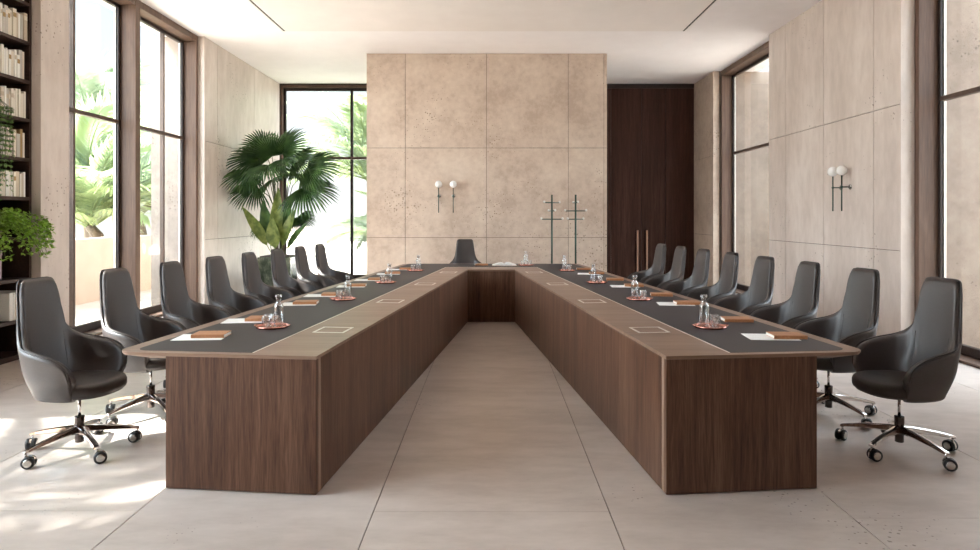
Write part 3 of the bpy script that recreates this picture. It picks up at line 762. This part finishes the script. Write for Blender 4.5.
# ------------------------------------------------------------------ bookcase, books, shelf things
BX, BB = -4.945, -5.345           # front and back plane
BY0, BY1 = 5.25, 7.025
bc = tag(empty('bookcase', (BX, (BY0 + BY1) / 2, 0)), 'tall dark walnut bookcase filled with pale books', 'bookcase')
def bxb(name, a, c, m='shelf_wood', bev=.002):
    oy = (BY0 + BY1) / 2; b = MB(); b.box((a[0] - BX, a[1] - oy, a[2]), (c[0] - BX, c[1] - oy, c[2])); return b.build(name, [m], bc, bev)
bxb('side_panel', (BX, BY1 - .035, 0), (BB, BY1, HC - .002)); bxb('side_panel', (BX, BY0, 0), (BB, BY0 + .035, HC - .002))
bxb('back_panel', (BB, BY0, 0), (BB - .012, BY1, HC - .002))
bxb('plinth', (BX - .02, BY0 + .035, 0), (BX - .04, BY1 - .035, .06))
SHZ = [.06, .42, .85, 1.28, 1.71, 2.125, 2.545, 2.955, 3.37, 3.785, 4.2]
for z in SHZ: bxb('shelf', (BX, BY0 + .035, z - .035), (BB, BY1 - .035, z))
SHN = {.42: 'low shelf under the lavender box', 1.71: 'shelf above the bushy plant', 2.125: 'shelf with the trailing plant', 2.545: 'shelf above the trailing plant',
       2.955: 'second shelf over the trailing plant', 3.37: 'third shelf over the trailing plant', 3.785: 'top visible shelf'}
def make_book(kind, w, dp, h):
    root = empty('book')
    b = MB(); b.box((0, 0, 0), (-dp, .003, h)); b.box((0, w - .003, 0), (-dp, w, h)); b.box((0, .003, 0), (-.004, w - .003, h))
    b.build('cover', ['book_' + kind], root, .001)
    b = MB(); b.box((-.004, .003, .004), (-dp + .003, w - .003, h - .004)); b.build('page_block', ['pages'], root)
    if random.random() < .3:
        b = MB(); z0 = h * random.uniform(.62, .75); b.box((.0006, .001, z0), (-.002, w - .001, z0 + .045)); b.build('title_patch', ['book_' + random.choice(['ochre', 'beige', 'cream'])], root)
    return root
KN = {'white': 'white', 'cream': 'cream', 'ivory': 'ivory', 'beige': 'beige', 'ochre': 'ochre', 'grey': 'pale grey'}
rb = random.Random(3)
for z, nm in SHN.items():
    y = BY1 - .035 - rb.uniform(.012, .04); n = 0
    if z == .42: y = BY1 - .12
    stop = (6.66 if z == 2.545 else 6.50) if z > 1 else 6.74
    cap_h = .27 if z == 1.71 else .31
    while y > stop:
        w = rb.choice([.020, .026, .030, .034, .040, .05]); kind = rb.choice(['white', 'cream', 'ivory', 'white', 'cream', 'ivory', 'beige', 'ochre', 'grey'])
        h = rb.uniform(.24, cap_h); dp = rb.uniform(.19, .23)
        o = make_book(kind, w, dp, h); o.location = (BX - rb.uniform(.010, .03), y - w, z + .0008)
        tag(o, '%s book, %s from the window end of the %s' % (KN[kind], ORD[n], nm), 'book', 'books on the ' + nm)
        y -= w + .0015; n += 1

def leaf_quad(b, p, d, up, l, w, mi=0):
    """small pointed folded leaf"""
    d = d.normalized(); s = d.cross(up)
    if s.length < 1e-3: s = d.cross(Vector((1, 0, 0)))
    s.normalize(); n = s.cross(d)
    b.add([p, p + d * l * .45 + s * w + n * w * .25, p + d * l - n * l * .12, p + d * l * .45 - s * w + n * w * .25, p + d * l * .5],
          [(0, 4, 1), (1, 4, 2), (2, 4, 3), (3, 4, 0)], mi, True)
# bushy plant
rp_ = random.Random(11)
pl = tag(empty('potted_plant', (-5.09, 6.62, 1.281)), 'bushy bright green plant spilling out of a stoneware pot on the bookcase', 'plant')
b = MB(); b.lathe([(.001, 0), (.085, 0), (.095, .01), (.110, .15), (.113, .17), (.105, .17), (.100, .155), (.001, .15)], 28, cap0=False, cap1=False); b.build('pot', ['stoneware'], pl)
b = MB(); b.lathe([(.001, .152), (.099, .152), (.099, .158), (.001, .162)], 20, cap0=False, cap1=False); b.build('soil', ['soil'], pl)
bl = MB(); bs = MB()
for k in range(190):
    a = rp_.uniform(-1.5, 1.5); out = Vector((math.cos(a), math.sin(a) * 1.1, 0))
    ln = rp_.uniform(.10, .44); rise = rp_.uniform(.02, .15); drop = rp_.uniform(.05, .42) if ln > .22 else rp_.uniform(0, .1)
    pts = []
    for t in range(9):
        u = t / 8; p = Vector((0, 0, .16)) + out * (.05 + ln * u ** .85) + Vector((0, 0, rise * math.sin(min(1, u * 1.3) * PI * .6) - drop * u * u))
        p.x = min(p.x, .43); 
        if p.y > .30: p.x = max(p.x, .31)
        if p.z > .29: p.z = .29
        if p.x < .21: p.z = max(p.z, .12)
        pts.append(p)
    bs.tube(pts, .0016, 4)
    for t in range(2, 9):
        for q in range(3):
            dd = Vector((rp_.uniform(-.4, 1), rp_.uniform(-1, 1), rp_.uniform(-.6, .7)))
            leaf_quad(bl, pts[t] + Vector((0, rp_.uniform(-.012, .012), rp_.uniform(-.012, .012))), dd, Vector((rp_.uniform(-.3, .6), rp_.uniform(-.3, .3), 1)), rp_.uniform(.034, .058), rp_.uniform(.014, .023))
tag(bl.build('foliage', ['bright_leaf'], pl, 0, False), kind='stuff'); bs.build('stems', ['petiole'], pl)
# trailing plant higher up
tp = tag(empty('trailing_plant', (-5.10, 6.50, 2.546)), 'trailing green plant hanging down from a high bookcase shelf', 'plant')
b = MB(); b.lathe([(.001, 0), (.07, 0), (.085, .12), (.078, .12), (.001, .11)], 24, cap0=False, cap1=False); b.build('pot', ['stoneware'], tp)
bl = MB(); bs = MB()
for k in range(26):
    yy = rp_.uniform(-.12, .20); L0 = rp_.uniform(.25, .95); pts = [Vector((0, yy * .3, .11)), Vector((.165, yy * .3, .14)), Vector((.185 + rp_.uniform(0, .03), yy, .06))]
    zz = .08; x = pts[-1].x
    while zz > .08 - L0:
        zz -= .05; pts.append(Vector((x + rp_.uniform(-.008, .012), yy + rp_.uniform(-.012, .012), zz)))
    bs.tube(pts, .0014, 4)
    for p in pts[1:]:
        for q in range(3): leaf_quad(bl, p, Vector((rp_.uniform(.1, 1), rp_.uniform(-1, 1), rp_.uniform(-1, .2))), Vector((.4, 0, 1)), rp_.uniform(.024, .042), rp_.uniform(.009, .014))
tag(bl.build('foliage', ['trail_leaf'], tp, 0, False), kind='stuff'); bs.build('stems', ['petiole'], tp)
# lavender box, celadon vase
lb = tag(empty('storage_box', (-5.13, 6.58, .851)), 'dusty lavender storage box on the bookcase below the bushy plant', 'box')
b = MB(); b.box((-.10, -.13, 0), (.10, .13, .25)); b.build('box_body', ['pink'], lb, .004)
b = MB(); b.box((-.104, -.134, .2505), (.104, .134, .30)); b.build('box_lid', ['pink'], lb, .004)
cv = tag(empty('ceramic_vase', (-5.10, 6.62, .421)), 'mottled pale green ceramic vase on the low bookcase shelf', 'vase')
b = MB(); b.lathe([(.001, 0), (.05, 0), (.075, .03), (.088, .08), (.080, .13), (.050, .165), (.038, .18), (.043, .20), (.038, .20), (.033, .18), (.001, .12)], 28, cap0=False, cap1=False); b.build('vase_body', ['celadon'], cv)

# ------------------------------------------------------------------ potted fan palm by the back window
PX, PD = -3.95, 12.15
pp_ = tag(empty('potted_palm', (PX, PD, 0)), 'large fan palm and broad-leaved plant in a green marble planter by the back window', 'potted plant')
b = MB(); w = .30
b.box((-w, -w, 0), (w, w, .76)); b.box((-w + .03, -w + .03, .74), (w - .03, w - .03, .765)); b.build('planter', ['marble'], pp_, .006)
b = MB(); b.box((-w + .035, -w + .035, .765), (w - .035, w - .035, .78)); b.build('soil', ['soil'], pp_)
rf_ = random.Random(21)
def fan_leaf(hub, out, tilt, rad, seg=34, spread=215, droop=.30):
    """hub point, out = direction the fan opens to, tilt = normal direction of the fan"""
    b = MB(); out = out.normalized(); n = (tilt - out * tilt.dot(out)).normalized(); s = n.cross(out)
    for k in range(seg):
        a = R(-spread / 2 + spread * (k + .5) / seg); da = R(spread / seg * .5)
        ln = rad * (.80 + .20 * math.cos(a * .6)) * rf_.uniform(.92, 1.05)
        d0 = out * math.cos(a) + s * math.sin(a); side = -out * math.sin(a) + s * math.cos(a)
        f1, f2 = ln * .56, ln * .80
        w1, w2 = f1 * math.tan(da) * .98, ln * .030
        z = lambda t: -n * (droop * ln * t ** 2.4) - Vector((0, 0, .10 * ln * t ** 3))
        P = lambda t, ww, up: hub + d0 * (ln * t) + side * ww + z(t) + n * up
        c = .012
        vs = [hub + n * 0, P(.25, -f1 * .5 * math.tan(da), -c * .5), P(.25, 0, c), P(.25, f1 * .5 * math.tan(da), -c * .5),
              P(.56, -w1, -c), P(.56, 0, c), P(.56, w1, -c), P(.80, -w2, -c * .4), P(.80, 0, c * .4), P(.80, w2, -c * .4), P(1.0, 0, -.01)]
        b.add(vs, [(0, 1, 2), (0, 2, 3), (1, 4, 5, 2), (2, 5, 6, 3), (4, 7, 8, 5), (5, 8, 9, 6), (7, 10, 8), (8, 10, 9)], 0, False)
    return b
FANS = [  # hub offset (x, y, z), outward direction, radius
    ((-.34, -.10, 2.58), (-1.0, -.35, .10), .62), ((-.10, -.28, 2.44), (-.35, -1, -.25), .60), ((.02, .10, 2.72), (.55, -.3, .75), .62),
    ((-.30, .12, 2.76), (-.7, -.2, .65), .50), ((.56, -.12, 2.40), (.9, -.55, .05), .66), ((.52, -.22, 2.04), (.85, -.6, -.28), .68),
    ((-.42, .02, 2.06), (-.9, -.5, -.15), .56), ((.12, -.20, 2.55), (.5, -.9, -.05), .52), ((-.12, -.02, 2.62), (-.25, -.5, .8), .50), ((-.46, -.18, 2.30), (-.9, -.7, -.05), .58), ((.30, -.02, 2.55), (.75, -.5, .25), .50), ((-.18, .2, 2.20), (-.6, .5, -.1), .50), ((.16, .30, 2.30), (.5, .8, .2), .52),
    ((-.30, .08, 1.38), (-.6, -.5, -.55), .34), ((.34, .05, 1.50), (.6, -.5, -.5), .36)]
b = MB()
trunk_tops = [Vector((-.06, .02, 1.55)), Vector((.10, .0, 1.45))]
for tt, x0 in zip(trunk_tops, (-.04, .07)):
    b = MB(); b.tube([(x0, 0, .77), (x0 + (tt.x - x0) * .4, .01, 1.1), tuple(tt)], [.034, .028, .022], 10); b.build('stem', ['trunk'], pp_)
for hub, out, rad in FANS:
    hub, out = Vector(hub), Vector(out)
    tilt = Vector((0, -1, rf_.uniform(.5, 1.7))) + Vector((rf_.uniform(-.35, .35), 0, 0))
    f = fan_leaf(hub, out, tilt, rad).build('fan_leaf', ['palm_leaf'], pp_, 0, False)
    base = trunk_tops[0] if hub.x < .05 else trunk_tops[1]
    if hub.z < 1.7: base = Vector((base.x, base.y, 1.0))
    mid = base.lerp(hub, .55) + Vector((-(hub.x - base.x) * .18, 0, (hub.z - base.z) * .10))
    b = MB(); b.tube([base, base.lerp(mid, .5) + Vector((0, 0, .02)), mid, mid.lerp(hub, .5), hub], [.010, .009, .008, .007, .006], 8); b.build('leaf_stalk', ['petiole'], f)
def broad_leaf(base, tip, wid, face, mi=0, bend=.10):
    b = MB(); base, tip = Vector(base), Vector(tip); ax = tip - base; n = (face - ax.normalized() * face.dot(ax.normalized())).normalized(); s = ax.normalized().cross(n)
    rr = 14; vs = []; fs = []
    for i in range(rr + 1):
        t = i / rr
        c = base + ax * t - n * (bend * ax.length * t * t)
        ww = wid * max(0, math.sin(PI * max(0, (t - .22) / .78) ** .72)) ** .85 if t > .22 else .006
        ww = max(ww, .006 if t < .3 else .001)
        for q in (-1, -.5, 0, .5, 1):
            vs.append(c + s * ww * q + n * (abs(q) * ww * .35) + n * (.006 * math.sin(t * 40) * abs(q)))
    for i in range(rr):
        for q in range(4): a = i * 5 + q; fs.append((a, a + 1, a + 6, a + 5))
    b.add(vs, fs, 0, True); return b
for base, tip, wid, face, m in (((-.05, -.12, .78), (.08, -.30, 2.02), .115, (.25, -1, .2), 'broad_leaf'), ((-.06, -.14, .78), (-.50, -.42, 1.70), .10, (.5, -1, .5), 'broad_leaf'),
                                ((.0, -.15, .78), (-.02, -.40, 1.48), .13, (-.1, -1, .35), 'broad_leaf'), ((.06, -.14, .78), (.36, -.36, 1.66), .12, (-.45, -1, .3), 'broad_leaf'),
                                ((.10, -.10, .78), (.58, -.40, 1.42), .085, (-.5, -1, .6), 'broad_leaf_dark'), ((-.10, -.08, .78), (-.22, -.25, 1.80), .12, (.3, -1, .3), 'broad_leaf_dark'),
                                ((.02, -.05, .78), (.22, -.10, 1.85), .11, (.1, -1, .3), 'broad_leaf_dark')):
    broad_leaf(base, tip, wid, Vector(face)).build('broad_leaf', [m], pp_, 0, False)

# ------------------------------------------------------------------ outside: terrace, planter wall, palms
b = MB(); b.box((-30, -12, -.25), (-5.5, 40, -.03)); b.box((5.5, -12, -.25), (30, 40, -.03)); b.box((-5.5, 15.4, -.25), (5.5, 40, -.03)); b.box((-5.5, -12, -.25), (5.5, DN, -.03))
struct(b.build('ground', ['paving']), 'pale terrace paving outside the windows', 'ground')
b = MB(); b.box((-7.17, -6, -.03), (-7.42, 26, 1.11))
struct(b.build('wall_terrace', ['planter']), 'low peach terrace wall outside the tall windows', 'wall')

def frond_mesh(name, m, Ln=2.4, arch=.55, pairs=34, lw=.022, ll=.55, seed=0):
    """feather palm leaf along +X rising then drooping"""
    rg = random.Random(seed); b = MB(); pts = []
    for i in range(21):
        t = i / 20; pts.append(Vector((Ln * (t - .12 * t * t), 0, Ln * (arch * t - (arch * .95) * t ** 2.3))))
    b.tube(pts, [.020 * (1 - .85 * i / 20) for i in range(21)], 6)
    for k in range(pairs):
        t = .14 + .86 * k / (pairs - 1); i = min(19, int(t * 20)); p = pts[i].lerp(pts[i + 1], t * 20 - i); tan = (pts[i + 1] - pts[i]).normalized()
        l = ll * (.55 + .45 * math.sin(PI * min(1, t * 1.05))) * rg.uniform(.85, 1.1)
        for s_ in (-1, 1):
            d = (tan * (.55 + .5 * t) + Vector((0, s_, 0)) * (1.0 - .35 * t) + Vector((0, 0, rg.uniform(.05, .35)))).normalized()
            up = Vector((0, 0, 1)); sd = d.cross(up).normalized()
            a = p; c = p + d * l * .5 + Vector((0, 0, -.03 * l)); e = p + d * l + Vector((0, 0, -.28 * l))
            b.add([a + sd * lw * .4, a - sd * lw * .4, c - sd * lw, c + sd * lw, e], [(0, 1, 2, 3), (3, 2, 4)], 0, True)
    return b.mesh(name, [m])
FR = [frond_mesh('frond', 'garden_leaf', 2.5, .62, 50, .021, .68, 1), frond_mesh('frond', 'garden_leaf', 2.2, .40, 46, .021, .64, 2),
      frond_mesh('frond', 'garden_leaf_b', 2.6, .75, 50, .020, .66, 3)]
def palm(name, loc, h, n, sc_, seed, label, group, meshes, elev=(5, 70), azs=None):
    rg = random.Random(seed); root = tag(empty(name, loc), label, 'palm tree', group)
    b = MB(); pts = [(rg.uniform(-.05, .05) * i, rg.uniform(-.05, .05) * i, h * i / 6) for i in range(7)]
    b.tube(pts, [.16, .13, .12, .11, .11, .12, .10], 12); b.build('trunk', ['trunk'], root)
    for k in range(n):
        o = bpy.data.objects.new('frond', rg.choice(meshes)); C.objects.link(o); o.parent = root
        az = (azs[k] if azs else k * 137.5 + rg.uniform(-15, 15)); el = rg.uniform(*elev) * (1 - .0 * k)
        o.location = (pts[-1][0], pts[-1][1], h - .06 + .004 * k); s_ = sc_ * rg.uniform(.85, 1.1)
        o.scale = (s_, s_, s_); o.rotation_euler = (R(rg.uniform(-20, 20)), -R(el - 15), R(az))
    return root
GP = 'garden palms beyond the terrace wall'
palm('feather_palm', (-9.3, 15.3, -.03), 1.3, 40, 1.36, 5, 'leafy garden palm seen through the window nearest the bookcase pier', GP, FR, (8, 78))
palm('feather_palm', (-14.2, 23.0, -.03), 4.0, 30, 1.6, 6, 'taller grey-green garden palm behind the leafy one by the terrace wall', GP, [FR[2]], (20, 80))
palm('feather_palm', (-10.2, 19.4, -.03), 1.9, 30, 1.3, 7, 'garden palm seen through the window beside the polished wall', GP, FR, (8, 75))
PB = 'palms outside the back window'
palm('feather_palm', (-3.2, 18.1, -.03), 2.5, 34, 1.3, 8, 'garden palm outside the back window, half hidden by the travertine block', PB, FR, (8, 75))
palm('feather_palm', (-2.7, 17.0, -.03), .5, 24, .85, 9, 'low pale palm outside the back window beneath the taller one', PB, [FR[2], FR[0]], (15, 75))
PF = 'palms shading the foreground window'
palm('feather_palm', (-8.9, 2.2, -.03), 7.2, 15, 1.1, 12, 'tall terrace palm that shades the foreground window', PF, [FR[0]], (-20, 70))
palm('feather_palm', (-10.6, 6.3, -.03), 7.6, 14, 1.1, 13, 'tall terrace palm that shades the bookcase bay', PF, [FR[0], FR[1]], (-20, 70))
palm('feather_palm', (-11.2, 10.6, -.03), 7.8, 14, 1., 14, 'tall terrace palm crown above the view through the tall windows', PF, [FR[0], FR[1]], (-10, 70))

# ------------------------------------------------------------------ light: sun through the left windows and a bright sky
SUN_EL, SUN_AZ = 50., 8.          # travels towards +X and slightly towards +Y
dv = Vector((math.cos(R(SUN_EL)) * math.cos(R(SUN_AZ)), math.cos(R(SUN_EL)) * math.sin(R(SUN_AZ)), -math.sin(R(SUN_EL))))
sl = bpy.data.lights.new('sun', 'SUN'); sl.energy = 11.; sl.angle = R(.55); sl.color = (1, .96, .91)
so = bpy.data.objects.new('sun', sl); C.objects.link(so); so.rotation_euler = dv.to_track_quat('-Z', 'Y').to_euler(); so.location = (-12, 0, 14)
w = bpy.data.worlds.new('sky'); bpy.context.scene.world = w; w.use_nodes = True
nt = w.node_tree; bg = nt.nodes['Background']
tc = nt.nodes.new('ShaderNodeTexCoord'); sp_ = nt.nodes.new('ShaderNodeSeparateXYZ'); L(nt, tc.outputs['Generated'], sp_.inputs[0])
r = nt.nodes.new('ShaderNodeValToRGB')
r.color_ramp.elements[0].position = .0; r.color_ramp.elements[0].color = (1.0, .99, .97, 1)
r.color_ramp.elements[1].position = .35; r.color_ramp.elements[1].color = (.74, .86, 1.0, 1)
L(nt, sp_.outputs['Z'], r.inputs['Fac'])
# sky glow added low on the window side, to carry light deeper indoors
dt = nt.nodes.new('ShaderNodeVectorMath'); dt.operation = 'DOT_PRODUCT'; L(nt, tc.outputs['Generated'], dt.inputs[0]); dt.inputs[1].default_value = Vector((-.84, -.30, .45)).normalized()
mr = nt.nodes.new('ShaderNodeMapRange'); L(nt, dt.outputs['Value'], mr.inputs['Value'])
mr.interpolation_type = 'SMOOTHSTEP'; mr.inputs['From Min'].default_value = .36; mr.inputs['From Max'].default_value = 1.; mr.inputs['To Min'].default_value = .34; mr.inputs['To Max'].default_value = 4.5
# second, softer sky glow added on the sconce-wall side to brighten aisle and floor
d2 = nt.nodes.new('ShaderNodeVectorMath'); d2.operation = 'DOT_PRODUCT'; L(nt, tc.outputs['Generated'], d2.inputs[0]); d2.inputs[1].default_value = Vector((.80, .05, .60)).normalized()
m2 = nt.nodes.new('ShaderNodeMapRange'); m2.interpolation_type = 'SMOOTHSTEP'; L(nt, d2.outputs['Value'], m2.inputs['Value'])
m2.inputs['From Min'].default_value = .45; m2.inputs['From Max'].default_value = 1.; m2.inputs['To Min'].default_value = 0.; m2.inputs['To Max'].default_value = 3.3
ad = nt.nodes.new('ShaderNodeMath'); ad.operation = 'ADD'; L(nt, mr.outputs[0], ad.inputs[0]); L(nt, m2.outputs[0], ad.inputs[1])
L(nt, r.outputs[0], bg.inputs['Color']); L(nt, ad.outputs[0], bg.inputs['Strength'])

# ------------------------------------------------------------------ camera
cd = bpy.data.cameras.new('camera'); cd.sensor_width = 36; cd.lens = 36 * 653 / 980
cd.shift_x = -1.3 / 980; cd.shift_y = -58.3 / 980; cd.clip_start = .05; cd.clip_end = 200
co = bpy.data.objects.new('camera', cd); C.objects.link(co); co.location = (0, 0, 1.5); co.rotation_euler = (PI / 2, 0, 0)
S = bpy.context.scene; S.camera = co
S.view_settings.view_transform = 'Standard'; S.view_settings.look = 'None'; S.view_settings.gamma = 1; S.view_settings.use_curve_mapping = False
S.view_settings.exposure = 2.02
cy = S.cycles
cy.use_denoising = True; cy.max_bounces = 14; cy.diffuse_bounces = 8; cy.glossy_bounces = 6; cy.transmission_bounces = 12; cy.transparent_max_bounces = 16
cy.sample_clamp_indirect = 8.; cy.caustics_reflective = False; cy.caustics_refractive = False; cy.blur_glossy = .5
